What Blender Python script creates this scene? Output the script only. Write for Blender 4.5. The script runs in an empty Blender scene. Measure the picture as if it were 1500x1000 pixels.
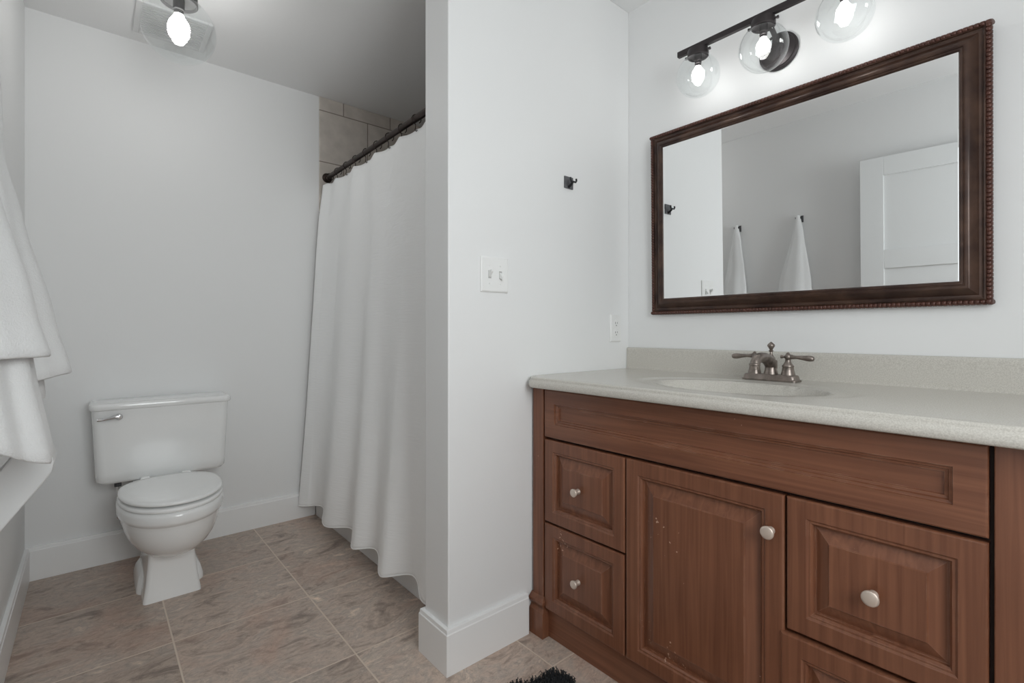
import bpy, math, random
from mathutils import Vector, Matrix, noise
PI = math.pi
random.seed(7)
scn = bpy.context.scene
C = scn.collection

# ------------------------------------------------------------------ camera, world, lights, exposure
CAM = (1.29, -1.765, 1.06)
cd = bpy.data.cameras.new('camera'); cam = bpy.data.objects.new('camera', cd); C.objects.link(cam)
YAW = math.atan((750-136)/720.0)               # forward = -X turned clockwise by YAW
fwd = Vector((-math.cos(YAW), math.sin(YAW), 0))
cam.location = CAM
cam.rotation_euler = fwd.to_track_quat('-Z', 'Y').to_euler()
cd.sensor_width = 36; cd.lens = 720*36/1500; cd.shift_y = -14/1500; cd.clip_start = 0.01
scn.camera = cam

W = bpy.data.worlds.new('world'); scn.world = W; W.use_nodes = True
W.node_tree.nodes['Background'].inputs[0].default_value = (0.95, 0.98, 1.0, 1)
W.node_tree.nodes['Background'].inputs[1].default_value = 1.15
BULB_VANITY = 19.0
BULB_CEILING = 50.0
scn.view_settings.view_transform = 'Standard'
scn.view_settings.look = 'None'
scn.view_settings.gamma = 1
scn.view_settings.use_curve_mapping = False
scn.view_settings.exposure = 0.0
scn.cycles.max_bounces = 10
scn.cycles.diffuse_bounces = 6
scn.cycles.transparent_max_bounces = 16
scn.cycles.caustics_reflective = False
scn.cycles.caustics_refractive = False
scn.cycles.sample_clamp_indirect = 4

def fill_light(name, loc, size, power, rot):
    l = bpy.data.lights.new(name, 'AREA'); l.shape = 'RECTANGLE'; l.size = size[0]; l.size_y = size[1]; l.energy = power
    l.color = (0.97, 0.99, 1.0)
    o = bpy.data.objects.new(name, l); C.objects.link(o); o.location = loc; o.rotation_euler = rot
    return o

FILL_POWER = 36.0
# added soft fill, sent in through an invented window beyond the vanity
fill_light('added_fill_light', (2.32, -1.40, 1.56), (1.15, 0.95), FILL_POWER, (0, math.radians(72), 0))

# ------------------------------------------------------------------ mesh helpers
class MB:
    def __init__(s): s.v = []; s.f = []
    def add(s, vs, fs):
        n = len(s.v); s.v += [tuple(p) for p in vs]; s.f += [tuple(i+n for i in f) for f in fs]; return s
    def box(s, x0, x1, y0, y1, z0, z1):
        vs = [(x0,y0,z0),(x1,y0,z0),(x1,y1,z0),(x0,y1,z0),(x0,y0,z1),(x1,y0,z1),(x1,y1,z1),(x0,y1,z1)]
        return s.add(vs, [(0,3,2,1),(4,5,6,7),(0,1,5,4),(1,2,6,5),(2,3,7,6),(3,0,4,7)])
    def loft(s, secs, cap0=True, cap1=True, closed=True):
        n = len(secs[0]); vs = [p for q in secs for p in q]; fs = []
        for i in range(len(secs)-1):
            for j in range(n if closed else n-1):
                k = (j+1) % n
                fs.append((i*n+j, i*n+k, (i+1)*n+k, (i+1)*n+j))
        if cap0: fs.append(tuple(range(n-1, -1, -1)))
        if cap1: fs.append(tuple(range((len(secs)-1)*n, len(secs)*n)))
        return s.add(vs, fs)
    def tube(s, path, rad, n=12, caps=True):
        path = [Vector(p) for p in path]
        if not hasattr(rad, '__len__'): rad = [rad]*len(path)
        secs = []; up = None
        for i, p in enumerate(path):
            a = path[max(i-1, 0)]; b = path[min(i+1, len(path)-1)]; t = (b-a).normalized()
            if up is None:
                up = Vector((0,0,1)) if abs(t.z) < .9 else Vector((0,1,0))
            x = t.cross(up).normalized(); y = x.cross(t).normalized(); up = y
            r = rad[i]
            secs.append([p + x*math.cos(2*PI*k/n)*r + y*math.sin(2*PI*k/n)*r for k in range(n)])
        return s.loft(secs, caps, caps)
    def lathe(s, c, prof, n=24, axis='z', caps=True):
        secs = []
        for r, h in prof:
            q = []
            for k in range(n):
                a = 2*PI*k/n; u, w = r*math.cos(a), r*math.sin(a)
                if axis == 'z': q.append((c[0]+u, c[1]+w, c[2]+h))
                elif axis == 'y': q.append((c[0]+u, c[1]+h, c[2]+w))
                else: q.append((c[0]+h, c[1]+u, c[2]+w))
            secs.append(q)
        return s.loft(secs, caps, caps)
    def ball(s, c, r, n=20, m=12, sc=(1,1,1)):
        prof = [(max(1e-4, r*math.sin(PI*i/m)), -r*math.cos(PI*i/m)) for i in range(m+1)]
        k = len(s.v); s.lathe((0,0,0), prof, n)
        for i in range(k, len(s.v)):
            p = s.v[i]; s.v[i] = (c[0]+p[0]*sc[0], c[1]+p[1]*sc[1], c[2]+p[2]*sc[2])
        return s

def chain_loc(o):
    v = Vector((0,0,0))
    while o is not None: v += o.location; o = o.parent
    return v
def obj(name, mb, mat, parent=None, smooth=False, bevel=0, seg=2, subsurf=0, local=False, angle=40):
    me = bpy.data.meshes.new(name)
    off = chain_loc(parent) if (parent is not None and not local) else Vector((0,0,0))
    me.from_pydata([tuple(Vector(p)-off) for p in mb.v], [], mb.f)
    me.validate(); me.update()
    import bmesh
    bm = bmesh.new(); bm.from_mesh(me); bmesh.ops.recalc_face_normals(bm, faces=bm.faces); bm.to_mesh(me); bm.free()
    o = bpy.data.objects.new(name, me); C.objects.link(o)
    if mat: me.materials.append(mat)
    if parent is not None: o.parent = parent
    if smooth:
        for p in me.polygons: p.use_smooth = True
        try: me.set_sharp_from_angle(angle=math.radians(angle))
        except Exception: pass
    if bevel:
        b = o.modifiers.new('bevel', 'BEVEL'); b.width = bevel; b.segments = seg; b.limit_method = 'ANGLE'; b.angle_limit = math.radians(35)
        if not smooth:
            b.harden_normals = False
    if subsurf:
        q = o.modifiers.new('sub', 'SUBSURF'); q.levels = subsurf; q.render_levels = subsurf
    return o
def tag(o, label, cat, group=None):
    o['label'] = label; o['category'] = cat
    if group: o['group'] = group
    return o
def thing(name, label, cat, loc=(0,0,0), rot=(0,0,0), group=None):
    o = bpy.data.objects.new(name, None); C.objects.link(o); o.empty_display_size = .05
    o.location = loc; o.rotation_euler = rot
    return tag(o, label, cat, group)
def struct(name, mb, mat, parent=None, **k):
    o = obj(name, mb, mat, parent, **k)
    if parent is None: o['kind'] = 'structure'
    return o
def rrect(x0, x1, y0, y1, z, r, n=6):
    pts = []
    for cx, cy, a0 in ((x1-r, y1-r, 0), (x0+r, y1-r, PI/2), (x0+r, y0+r, PI), (x1-r, y0+r, 1.5*PI)):
        for i in range(n+1):
            a = a0 + PI/2*i/n; pts.append((cx+r*math.cos(a), cy+r*math.sin(a), z))
    return pts

# ------------------------------------------------------------------ materials
def new_mat(name):
    m = bpy.data.materials.new(name); m.use_nodes = True
    nt = m.node_tree; b = nt.nodes['Principled BSDF']
    return m, nt, b
def N(nt, t, **kw):
    n = nt.nodes.new(t)
    for k, v in kw.items():
        if k.startswith('i_'): n.inputs[k[2:].replace('_', ' ')].default_value = v
        else: setattr(n, k, v)
    return n
def L(nt, a, b): nt.links.new(a, b)
def plain(name, col, rough=.5, metal=0, bump=0, bscale=200, spec=.5, coat=0, var=0, vscale=3):
    m, nt, b = new_mat(name)
    b.inputs['Base Color'].default_value = (*col, 1); b.inputs['Roughness'].default_value = rough
    b.inputs['Metallic'].default_value = metal; b.inputs['Specular IOR Level'].default_value = spec
    b.inputs['Coat Weight'].default_value = coat
    tc = N(nt, 'ShaderNodeTexCoord')
    if bump:
        n = N(nt, 'ShaderNodeTexNoise'); n.inputs['Scale'].default_value = bscale; n.inputs['Detail'].default_value = 3
        L(nt, tc.outputs['Object'], n.inputs['Vector'])
        bp = N(nt, 'ShaderNodeBump'); bp.inputs['Strength'].default_value = bump; bp.inputs['Distance'].default_value = .002
        L(nt, n.outputs['Fac'], bp.inputs['Height']); L(nt, bp.outputs['Normal'], b.inputs['Normal'])
    if var:
        n = N(nt, 'ShaderNodeTexNoise'); n.inputs['Scale'].default_value = vscale; n.inputs['Detail'].default_value = 5
        L(nt, tc.outputs['Object'], n.inputs['Vector'])
        r = N(nt, 'ShaderNodeValToRGB')
        r.color_ramp.elements[0].position = .3; r.color_ramp.elements[1].position = .7
        r.color_ramp.elements[0].color = (*[c*(1-var) for c in col], 1); r.color_ramp.elements[1].color = (*[min(1, c*(1+var)) for c in col], 1)
        L(nt, n.outputs['Fac'], r.inputs['Fac']); L(nt, r.outputs['Color'], b.inputs['Base Color'])
    return m
M = {}
M['wall'] = plain('wall_paint', (.815, .818, .817), .5, bump=.08, bscale=120)
M['ceil'] = plain('ceiling_paint', (.85, .85, .85), .7, bump=.1, bscale=90)
M['trim'] = plain('trim_paint', (.87, .872, .87), .3)
M['door'] = plain('door_paint', (.74, .75, .75), .4)
M['porcelain'] = plain('porcelain', (.88, .885, .88), .12, coat=.3)
M['seatplastic'] = plain('seat_plastic', (.90, .905, .90), .2)
M['tub'] = plain('tub_enamel', (.88, .885, .885), .2)
M['chrome'] = plain('chrome', (.75, .75, .76), .12, metal=1)
M['rodmetal'] = plain('dark_bronze', (.045, .032, .028), .35, metal=.8)
M['faucet'] = plain('brushed_bronze', (.27, .23, .205), .36, metal=.85, var=.25, vscale=60)
M['blackmetal'] = plain('black_metal', (.02, .02, .022), .4, metal=.4)
M['graymetal'] = plain('gunmetal', (.10, .10, .105), .42, metal=.5)
M['capmetal'] = plain('brushed_cap_metal', (.075, .075, .075), .5, metal=.2)
M['fixture'] = plain('fixture_bronze', (.05, .043, .045), .4, metal=.6)
M['plate'] = plain('plate_plastic', (.82, .82, .81), .3)
M['slotgrey'] = plain('slot_grey', (.45, .45, .44), .6)
M['slot'] = plain('slot_dark', (.05, .05, .05), .6)
M['nickel'] = plain('satin_nickel', (.70, .60, .52), .42, metal=.6)
M['bin'] = plain('white_plastic', (.80, .81, .81), .4)
M['liner'] = plain('grey_liner', (.13, .13, .125), .7)
M['rug'] = plain('black_pile', (.018, .019, .021), .9, bump=.5, bscale=300)
M['vent'] = plain('vent_plastic', (.72, .72, .72), .5)

def quartz():
    m, nt, b = new_mat('cultured_marble')
    tc = N(nt, 'ShaderNodeTexCoord')
    n = N(nt, 'ShaderNodeTexNoise'); n.inputs['Scale'].default_value = 420; n.inputs['Detail'].default_value = 2
    L(nt, tc.outputs['Object'], n.inputs['Vector'])
    r = N(nt, 'ShaderNodeValToRGB'); r.color_ramp.elements[0].position = .35; r.color_ramp.elements[1].position = .65
    r.color_ramp.elements[0].color = (.50, .475, .43, 1); r.color_ramp.elements[1].color = (.62, .595, .545, 1)
    L(nt, n.outputs['Fac'], r.inputs['Fac']); L(nt, r.outputs['Color'], b.inputs['Base Color'])
    b.inputs['Roughness'].default_value = .22
    return m
M['counter'] = quartz()

def wood(name, gs):
    m, nt, b = new_mat(name)
    tc = N(nt, 'ShaderNodeTexCoord')
    mp = N(nt, 'ShaderNodeMapping'); mp.inputs['Scale'].default_value = gs
    L(nt, tc.outputs['Object'], mp.inputs['Vector'])
    n = N(nt, 'ShaderNodeTexNoise'); n.inputs['Scale'].default_value = 3.0; n.inputs['Detail'].default_value = 6; n.inputs['Distortion'].default_value = .8
    L(nt, mp.outputs['Vector'], n.inputs['Vector'])
    r = N(nt, 'ShaderNodeValToRGB'); e = r.color_ramp.elements
    e[0].position = .3; e[0].color = (.142, .052, .027, 1); e[1].position = .72; e[1].color = (.230, .094, .050, 1)
    L(nt, n.outputs['Fac'], r.inputs['Fac'])
    # broad stain variation
    n2 = N(nt, 'ShaderNodeTexNoise'); n2.inputs['Scale'].default_value = 4; n2.inputs['Detail'].default_value = 4
    L(nt, tc.outputs['Object'], n2.inputs['Vector'])
    mr = N(nt, 'ShaderNodeMapRange'); mr.inputs['From Min'].default_value = .3; mr.inputs['From Max'].default_value = .7
    mr.inputs['To Min'].default_value = .93; mr.inputs['To Max'].default_value = 1.07
    L(nt, n2.outputs['Fac'], mr.inputs['Value'])
    mx = N(nt, 'ShaderNodeMix', data_type='RGBA', blend_type='MULTIPLY'); mx.inputs['Factor'].default_value = 1
    L(nt, r.outputs['Color'], mx.inputs[6]); L(nt, mr.outputs['Result'], mx.inputs[7])
    # small paint chips that show pale wood
    n3 = N(nt, 'ShaderNodeTexNoise'); n3.inputs['Scale'].default_value = 95; n3.inputs['Detail'].default_value = 2
    L(nt, tc.outputs['Object'], n3.inputs['Vector'])
    n4 = N(nt, 'ShaderNodeTexNoise'); n4.inputs['Scale'].default_value = 7; n4.inputs['Detail'].default_value = 1
    L(nt, tc.outputs['Object'], n4.inputs['Vector'])
    ml = N(nt, 'ShaderNodeMath', operation='MULTIPLY'); L(nt, n3.outputs['Fac'], ml.inputs[0]); L(nt, n4.outputs['Fac'], ml.inputs[1])
    gt = N(nt, 'ShaderNodeMath', operation='GREATER_THAN'); gt.inputs[1].default_value = .476; L(nt, ml.outputs[0], gt.inputs[0])
    # worn arrises
    ge = N(nt, 'ShaderNodeNewGeometry')
    bv = N(nt, 'ShaderNodeBevel', samples=6); bv.inputs['Radius'].default_value = .0022
    dt = N(nt, 'ShaderNodeVectorMath', operation='DOT_PRODUCT'); L(nt, ge.outputs['Normal'], dt.inputs[0]); L(nt, bv.outputs[0], dt.inputs[1])
    pr = N(nt, 'ShaderNodeMapRange'); pr.inputs['From Min'].default_value = .993; pr.inputs['From Max'].default_value = .93
    pr.inputs['To Max'].default_value = .38
    L(nt, dt.outputs['Value'], pr.inputs['Value'])
    n5 = N(nt, 'ShaderNodeTexNoise'); n5.inputs['Scale'].default_value = 22; n5.inputs['Detail'].default_value = 4
    L(nt, tc.outputs['Object'], n5.inputs['Vector'])
    r5 = N(nt, 'ShaderNodeMapRange'); r5.inputs['From Min'].default_value = .47; r5.inputs['From Max'].default_value = .62
    L(nt, n5.outputs['Fac'], r5.inputs['Value'])
    m5 = N(nt, 'ShaderNodeMath', operation='MULTIPLY'); L(nt, pr.outputs['Result'], m5.inputs[0]); L(nt, r5.outputs['Result'], m5.inputs[1])
    mxx = N(nt, 'ShaderNodeMath', operation='MAXIMUM'); L(nt, gt.outputs[0], mxx.inputs[0]); L(nt, m5.outputs[0], mxx.inputs[1])
    m2 = N(nt, 'ShaderNodeMix', data_type='RGBA'); L(nt, mxx.outputs[0], m2.inputs['Factor'])
    L(nt, mx.outputs[2], m2.inputs[6]); m2.inputs[7].default_value = (.55, .36, .26, 1)
    L(nt, m2.outputs[2], b.inputs['Base Color'])
    b.inputs['Roughness'].default_value = .35; b.inputs['Specular IOR Level'].default_value = .5
    bp = N(nt, 'ShaderNodeBump'); bp.inputs['Strength'].default_value = .06; bp.inputs['Distance'].default_value = .001
    L(nt, n.outputs['Fac'], bp.inputs['Height']); L(nt, bp.outputs['Normal'], b.inputs['Normal'])
    return m
M['wood'] = wood('stained_maple', (26, 26, .8))
M['woodh'] = wood('stained_maple_horizontal_grain', (.8, 26, 26))
M['gap'] = plain('cabinet_shadow_gap', (.03, .014, .01), .7)

def framewood():
    m, nt, b = new_mat('antique_bronze_wood')
    tc = N(nt, 'ShaderNodeTexCoord')
    n = N(nt, 'ShaderNodeTexNoise'); n.inputs['Scale'].default_value = 18; n.inputs['Detail'].default_value = 5
    L(nt, tc.outputs['Object'], n.inputs['Vector'])
    r = N(nt, 'ShaderNodeValToRGB'); e = r.color_ramp.elements
    e[0].position = .35; e[0].color = (.030, .013, .009, 1); e[1].position = .7; e[1].color = (.085, .045, .030, 1)
    L(nt, n.outputs['Fac'], r.inputs['Fac']); L(nt, r.outputs['Color'], b.inputs['Base Color'])
    b.inputs['Roughness'].default_value = .3; b.inputs['Metallic'].default_value = .25
    return m
M['frame'] = framewood()
M['bead'] = plain('reddish_bead', (.085, .032, .022), .35, metal=.2, var=.3, vscale=80)
mm, nt_, b_ = new_mat('mirror_silver'); b_.inputs['Base Color'].default_value = (.93, .94, .94, 1); b_.inputs['Metallic'].default_value = 1; b_.inputs['Roughness'].default_value = 0.0
M['mirror'] = mm

def globe_glass():
    m, nt, b = new_mat('clear_globe_glass')
    nt.nodes.remove(b)
    out = nt.nodes['Material Output']
    tr = N(nt, 'ShaderNodeBsdfTransparent'); tr.inputs['Color'].default_value = (.955, .968, .968, 1)
    gl = N(nt, 'ShaderNodeBsdfGlossy'); gl.inputs['Roughness'].default_value = .02; gl.inputs['Color'].default_value = (1, 1, 1, 1)
    lw = N(nt, 'ShaderNodeLayerWeight'); lw.inputs['Blend'].default_value = .5
    pw = N(nt, 'ShaderNodeMath', operation='POWER'); pw.inputs[1].default_value = 4.2; L(nt, lw.outputs['Facing'], pw.inputs[0])
    mr = N(nt, 'ShaderNodeMapRange'); mr.inputs['To Min'].default_value = .05; mr.inputs['To Max'].default_value = .85
    L(nt, pw.outputs[0], mr.inputs['Value'])
    mx = N(nt, 'ShaderNodeMixShader'); L(nt, mr.outputs['Result'], mx.inputs['Fac']); L(nt, tr.outputs[0], mx.inputs[1]); L(nt, gl.outputs[0], mx.inputs[2])
    L(nt, mx.outputs[0], out.inputs['Surface'])
    return m
M['globe'] = globe_glass()
def emis(name, col, s):
    m, nt, b = new_mat(name); b.inputs['Emission Color'].default_value = (*col, 1); b.inputs['Emission Strength'].default_value = s
    b.inputs['Base Color'].default_value = (.9, .9, .9, 1); return m
M['bulbV'] = emis('lit_bulb_vanity', (1, .985, .965), BULB_VANITY)
M['bulbC'] = emis('lit_bulb_ceiling', (1, .985, .965), BULB_CEILING)

def floor_tile():
    m, nt, b = new_mat('slate_look_floor_tile')
    tc = N(nt, 'ShaderNodeTexCoord'); sp = N(nt, 'ShaderNodeSeparateXYZ'); L(nt, tc.outputs['Object'], sp.inputs[0])
    def cell(out, off, size):
        a = N(nt, 'ShaderNodeMath', operation='SUBTRACT'); a.inputs[1].default_value = off; L(nt, out, a.inputs[0])
        d = N(nt, 'ShaderNodeMath', operation='DIVIDE'); d.inputs[1].default_value = size; L(nt, a.outputs[0], d.inputs[0])
        fl = N(nt, 'ShaderNodeMath', operation='FLOOR'); L(nt, d.outputs[0], fl.inputs[0])
        fr = N(nt, 'ShaderNodeMath', operation='FRACT'); L(nt, d.outputs[0], fr.inputs[0])
        s = N(nt, 'ShaderNodeMath', operation='SUBTRACT'); s.inputs[1].default_value = .5; L(nt, fr.outputs[0], s.inputs[0])
        ab = N(nt, 'ShaderNodeMath', operation='ABSOLUTE'); L(nt, s.outputs[0], ab.inputs[0])
        ed = N(nt, 'ShaderNodeMath', operation='SUBTRACT'); ed.inputs[0].default_value = .5; L(nt, ab.outputs[0], ed.inputs[1])
        md = N(nt, 'ShaderNodeMath', operation='MULTIPLY'); md.inputs[1].default_value = size; L(nt, ed.outputs[0], md.inputs[0])
        return fl.outputs[0], md.outputs[0]
    cx, ex = cell(sp.outputs['X'], -1.205, .4645)
    cy, ey = cell(sp.outputs['Y'], -1.555, .449)
    mn = N(nt, 'ShaderNodeMath', operation='MINIMUM'); L(nt, ex, mn.inputs[0]); L(nt, ey, mn.inputs[1])
    gm = N(nt, 'ShaderNodeMapRange'); gm.inputs['From Min'].default_value = .0022; gm.inputs['From Max'].default_value = .0034
    L(nt, mn.outputs[0], gm.inputs['Value'])
    cb = N(nt, 'ShaderNodeCombineXYZ'); L(nt, cx, cb.inputs[0]); L(nt, cy, cb.inputs[1])
    wn = N(nt, 'ShaderNodeTexWhiteNoise', noise_dimensions='3D'); L(nt, cb.outputs[0], wn.inputs['Vector'])
    sc = N(nt, 'ShaderNodeVectorMath', operation='SCALE'); sc.inputs['Scale'].default_value = 37; L(nt, wn.outputs['Color'], sc.inputs[0])
    ad = N(nt, 'ShaderNodeVectorMath', operation='ADD'); L(nt, tc.outputs['Object'], ad.inputs[0]); L(nt, sc.outputs[0], ad.inputs[1])
    mp = N(nt, 'ShaderNodeMapping'); mp.inputs['Rotation'].default_value = (0, 0, .35); mp.inputs['Scale'].default_value = (1.9, 1, 1); L(nt, ad.outputs[0], mp.inputs['Vector'])
    n1 = N(nt, 'ShaderNodeTexNoise'); n1.inputs['Scale'].default_value = 6.5; n1.inputs['Detail'].default_value = 10; n1.inputs['Roughness'].default_value = .68; n1.inputs['Distortion'].default_value = 1.0
    L(nt, mp.outputs[0], n1.inputs['Vector'])
    r = N(nt, 'ShaderNodeValToRGB'); e = r.color_ramp.elements
    e[0].position = .28; e[0].color = (.170, .135, .115, 1); e[1].position = .74; e[1].color = (.78, .62, .50, 1)
    k = e.new(.40); k.color = (.34, .27, .225, 1)
    k = e.new(.49); k.color = (.50, .40, .335, 1)
    k = e.new(.56); k.color = (.40, .335, .290, 1)
    k = e.new(.63); k.color = (.55, .455, .38, 1)
    L(nt, n1.outputs['Fac'], r.inputs['Fac'])
    # rusty blushes
    n2 = N(nt, 'ShaderNodeTexNoise'); n2.inputs['Scale'].default_value = 3.2; n2.inputs['Detail'].default_value = 5; n2.inputs['Distortion'].default_value = .8
    L(nt, ad.outputs[0], n2.inputs['Vector'])
    r2 = N(nt, 'ShaderNodeMapRange'); r2.inputs['From Min'].default_value = .53; r2.inputs['From Max'].default_value = .72; r2.inputs['To Max'].default_value = .55
    L(nt, n2.outputs['Fac'], r2.inputs['Value'])
    m1 = N(nt, 'ShaderNodeMix', data_type='RGBA'); L(nt, r2.outputs[0], m1.inputs['Factor']); L(nt, r.outputs['Color'], m1.inputs[6]); m1.inputs[7].default_value = (0.462, 0.283, 0.211, 1)
    # fine dark veins
    n3 = N(nt, 'ShaderNodeTexNoise'); n3.inputs['Scale'].default_value = 7; n3.inputs['Detail'].default_value = 6; n3.inputs['Distortion'].default_value = 2.5
    L(nt, mp.outputs[0], n3.inputs['Vector'])
    v1 = N(nt, 'ShaderNodeMath', operation='SUBTRACT'); v1.inputs[1].default_value = .5; L(nt, n3.outputs['Fac'], v1.inputs[0])
    v2 = N(nt, 'ShaderNodeMath', operation='ABSOLUTE'); L(nt, v1.outputs[0], v2.inputs[0])
    v3 = N(nt, 'ShaderNodeMapRange'); v3.inputs['From Max'].default_value = .012; v3.inputs['To Min'].default_value = .40; v3.inputs['To Max'].default_value = 0
    L(nt, v2.outputs[0], v3.inputs['Value'])
    m3 = N(nt, 'ShaderNodeMix', data_type='RGBA'); L(nt, v3.outputs[0], m3.inputs['Factor']); L(nt, m1.outputs[2], m3.inputs[6]); m3.inputs[7].default_value = (0.162, 0.130, 0.113, 1)
    # fine mineral grain
    n6 = N(nt, 'ShaderNodeTexNoise'); n6.inputs['Scale'].default_value = 34; n6.inputs['Detail'].default_value = 6; n6.inputs['Roughness'].default_value = .7; n6.inputs['Distortion'].default_value = .6
    L(nt, mp.outputs[0], n6.inputs['Vector'])
    g6 = N(nt, 'ShaderNodeMapRange'); g6.inputs['From Min'].default_value = .32; g6.inputs['From Max'].default_value = .68; g6.inputs['To Min'].default_value = .84; g6.inputs['To Max'].default_value = 1.20
    L(nt, n6.outputs['Fac'], g6.inputs['Value'])
    m6 = N(nt, 'ShaderNodeMix', data_type='RGBA', blend_type='MULTIPLY'); m6.inputs['Factor'].default_value = 1; L(nt, m3.outputs[2], m6.inputs[6]); L(nt, g6.outputs[0], m6.inputs[7])
    m3 = m6
    # tile-to-tile shade
    tv = N(nt, 'ShaderNodeMapRange'); tv.inputs['To Min'].default_value = .95; tv.inputs['To Max'].default_value = 1.18; L(nt, wn.outputs['Value'], tv.inputs['Value'])
    m4 = N(nt, 'ShaderNodeMix', data_type='RGBA', blend_type='MULTIPLY'); m4.inputs['Factor'].default_value = 1; L(nt, m3.outputs[2], m4.inputs[6]); L(nt, tv.outputs[0], m4.inputs[7])
    mg = N(nt, 'ShaderNodeMix', data_type='RGBA'); L(nt, gm.outputs[0], mg.inputs['Factor']); mg.inputs[6].default_value = (0.680, 0.567, 0.470, 1); L(nt, m4.outputs[2], mg.inputs[7])
    L(nt, mg.outputs[2], b.inputs['Base Color'])
    b.inputs['Roughness'].default_value = .42
    hs = N(nt, 'ShaderNodeMath', operation='MULTIPLY'); hs.inputs[1].default_value = .5; L(nt, n1.outputs['Fac'], hs.inputs[0])
    h2 = N(nt, 'ShaderNodeMath', operation='ADD'); L(nt, gm.outputs[0], h2.inputs[0]); L(nt, hs.outputs[0], h2.inputs[1])
    bp = N(nt, 'ShaderNodeBump'); bp.inputs['Strength'].default_value = .5; bp.inputs['Distance'].default_value = .002
    L(nt, h2.outputs[0], bp.inputs['Height']); L(nt, bp.outputs['Normal'], b.inputs['Normal'])
    return m
M['floor'] = floor_tile()

def shower_tile():
    m, nt, b = new_mat('beige_shower_tile')
    tc = N(nt, 'ShaderNodeTexCoord'); sp = N(nt, 'ShaderNodeSeparateXYZ'); L(nt, tc.outputs['Object'], sp.inputs[0])
    s = N(nt, 'ShaderNodeMath', operation='ADD'); L(nt, sp.outputs['X'], s.inputs[0]); L(nt, sp.outputs['Y'], s.inputs[1])
    s2 = N(nt, 'ShaderNodeMath', operation='ADD'); s2.inputs[1].default_value = 1.635+.455+.305*8; L(nt, s.outputs[0], s2.inputs[0])
    z2 = N(nt, 'ShaderNodeMath', operation='SUBTRACT'); z2.inputs[1].default_value = 2.06-.30*7; L(nt, sp.outputs['Z'], z2.inputs[0])
    cb = N(nt, 'ShaderNodeCombineXYZ'); L(nt, s2.outputs[0], cb.inputs[0]); L(nt, z2.outputs[0], cb.inputs[1])
    br = N(nt, 'ShaderNodeTexBrick'); br.inputs['Scale'].default_value = 1; br.inputs['Brick Width'].default_value = .305; br.inputs['Row Height'].default_value = .30
    br.inputs['Mortar Size'].default_value = .003; br.offset = .5
    br.inputs['Color1'].default_value = (.56, .51, .46, 1); br.inputs['Color2'].default_value = (.60, .55, .50, 1); br.inputs['Mortar'].default_value = (.24, .20, .17, 1)
    L(nt, cb.outputs[0], br.inputs['Vector'])
    n = N(nt, 'ShaderNodeTexNoise'); n.inputs['Scale'].default_value = 14; n.inputs['Detail'].default_value = 6; L(nt, tc.outputs['Object'], n.inputs['Vector'])
    mr = N(nt, 'ShaderNodeMapRange'); mr.inputs['From Min'].default_value = .3; mr.inputs['From Max'].default_value = .7; mr.inputs['To Min'].default_value = .88; mr.inputs['To Max'].default_value = 1.1
    L(nt, n.outputs['Fac'], mr.inputs['Value'])
    mx = N(nt, 'ShaderNodeMix', data_type='RGBA', blend_type='MULTIPLY'); mx.inputs['Factor'].default_value = 1
    L(nt, br.outputs['Color'], mx.inputs[6]); L(nt, mr.outputs[0], mx.inputs[7]); L(nt, mx.outputs[2], b.inputs['Base Color'])
    b.inputs['Roughness'].default_value = .4
    return m
M['shower'] = shower_tile()

def cloth(name, col, ribs=0, terry=0):
    m, nt, b = new_mat(name)
    b.inputs['Base Color'].default_value = (*col, 1); b.inputs['Roughness'].default_value = .9
    b.inputs['Specular IOR Level'].default_value = .15; b.inputs['Sheen Weight'].default_value = .15
    tc = N(nt, 'ShaderNodeTexCoord')
    bp = N(nt, 'ShaderNodeBump')
    if ribs:
        mp = N(nt, 'ShaderNodeMapping'); mp.inputs['Scale'].default_value = (.10, .10, 1); L(nt, tc.outputs['Object'], mp.inputs['Vector'])
        n = N(nt, 'ShaderNodeTexNoise'); n.inputs['Scale'].default_value = ribs; n.inputs['Detail'].default_value = 2; L(nt, mp.outputs[0], n.inputs['Vector'])
        bp.inputs['Strength'].default_value = .35; bp.inputs['Distance'].default_value = .003
        L(nt, n.outputs['Fac'], bp.inputs['Height'])
    else:
        n = N(nt, 'ShaderNodeTexNoise'); n.inputs['Scale'].default_value = terry; n.inputs['Detail'].default_value = 4; n.inputs['Roughness'].default_value = .7
        L(nt, tc.outputs['Object'], n.inputs['Vector'])
        bp.inputs['Strength'].default_value = .6; bp.inputs['Distance'].default_value = .004
        L(nt, n.outputs['Fac'], bp.inputs['Height'])
    L(nt, bp.outputs['Normal'], b.inputs['Normal'])
    return m
M['curtain'] = cloth('curtain_fabric', (.95, .955, .955), ribs=150)
M['towel'] = cloth('terry_cloth', (.86, .865, .865), terry=260)

# ------------------------------------------------------------------ room shell
XL, XR, YF, ZC = -1.64, 2.10, -1.985, 2.44      # toilet wall, wall beyond the vanity, entry wall, ceiling
T = .12
struct('floor', MB().box(XL-T, XR+T, -3.3, T, -.1, 0), M['floor'])
struct('ceiling', MB().box(XL-T, XR+T, -3.3, T, ZC, ZC+.1), M['ceil'])
struct('wall_back', MB().box(XL-T, XR+T, 0, T, 0, ZC), M['wall'])
struct('wall_left', MB().box(XL-T, XL, YF, 0, 0, ZC), M['wall'])
WY0, WY1, WZ0, WZ1 = -1.86, -.92, .95, 2.10
struct('wall_right', MB().box(XR, XR+T, YF, WY0, 0, ZC).box(XR, XR+T, WY1, 0, 0, ZC).box(XR, XR+T, WY0, WY1, 0, WZ0).box(XR, XR+T, WY0, WY1, WZ1, ZC), M['wall'])
win = bpy.data.objects.new('added_window_1', None); C.objects.link(win); win.location = (XR, (WY0+WY1)/2, WZ0); win['kind'] = 'structure'  # invented window, out of view, added to let the fill light in
wf = MB()
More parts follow.
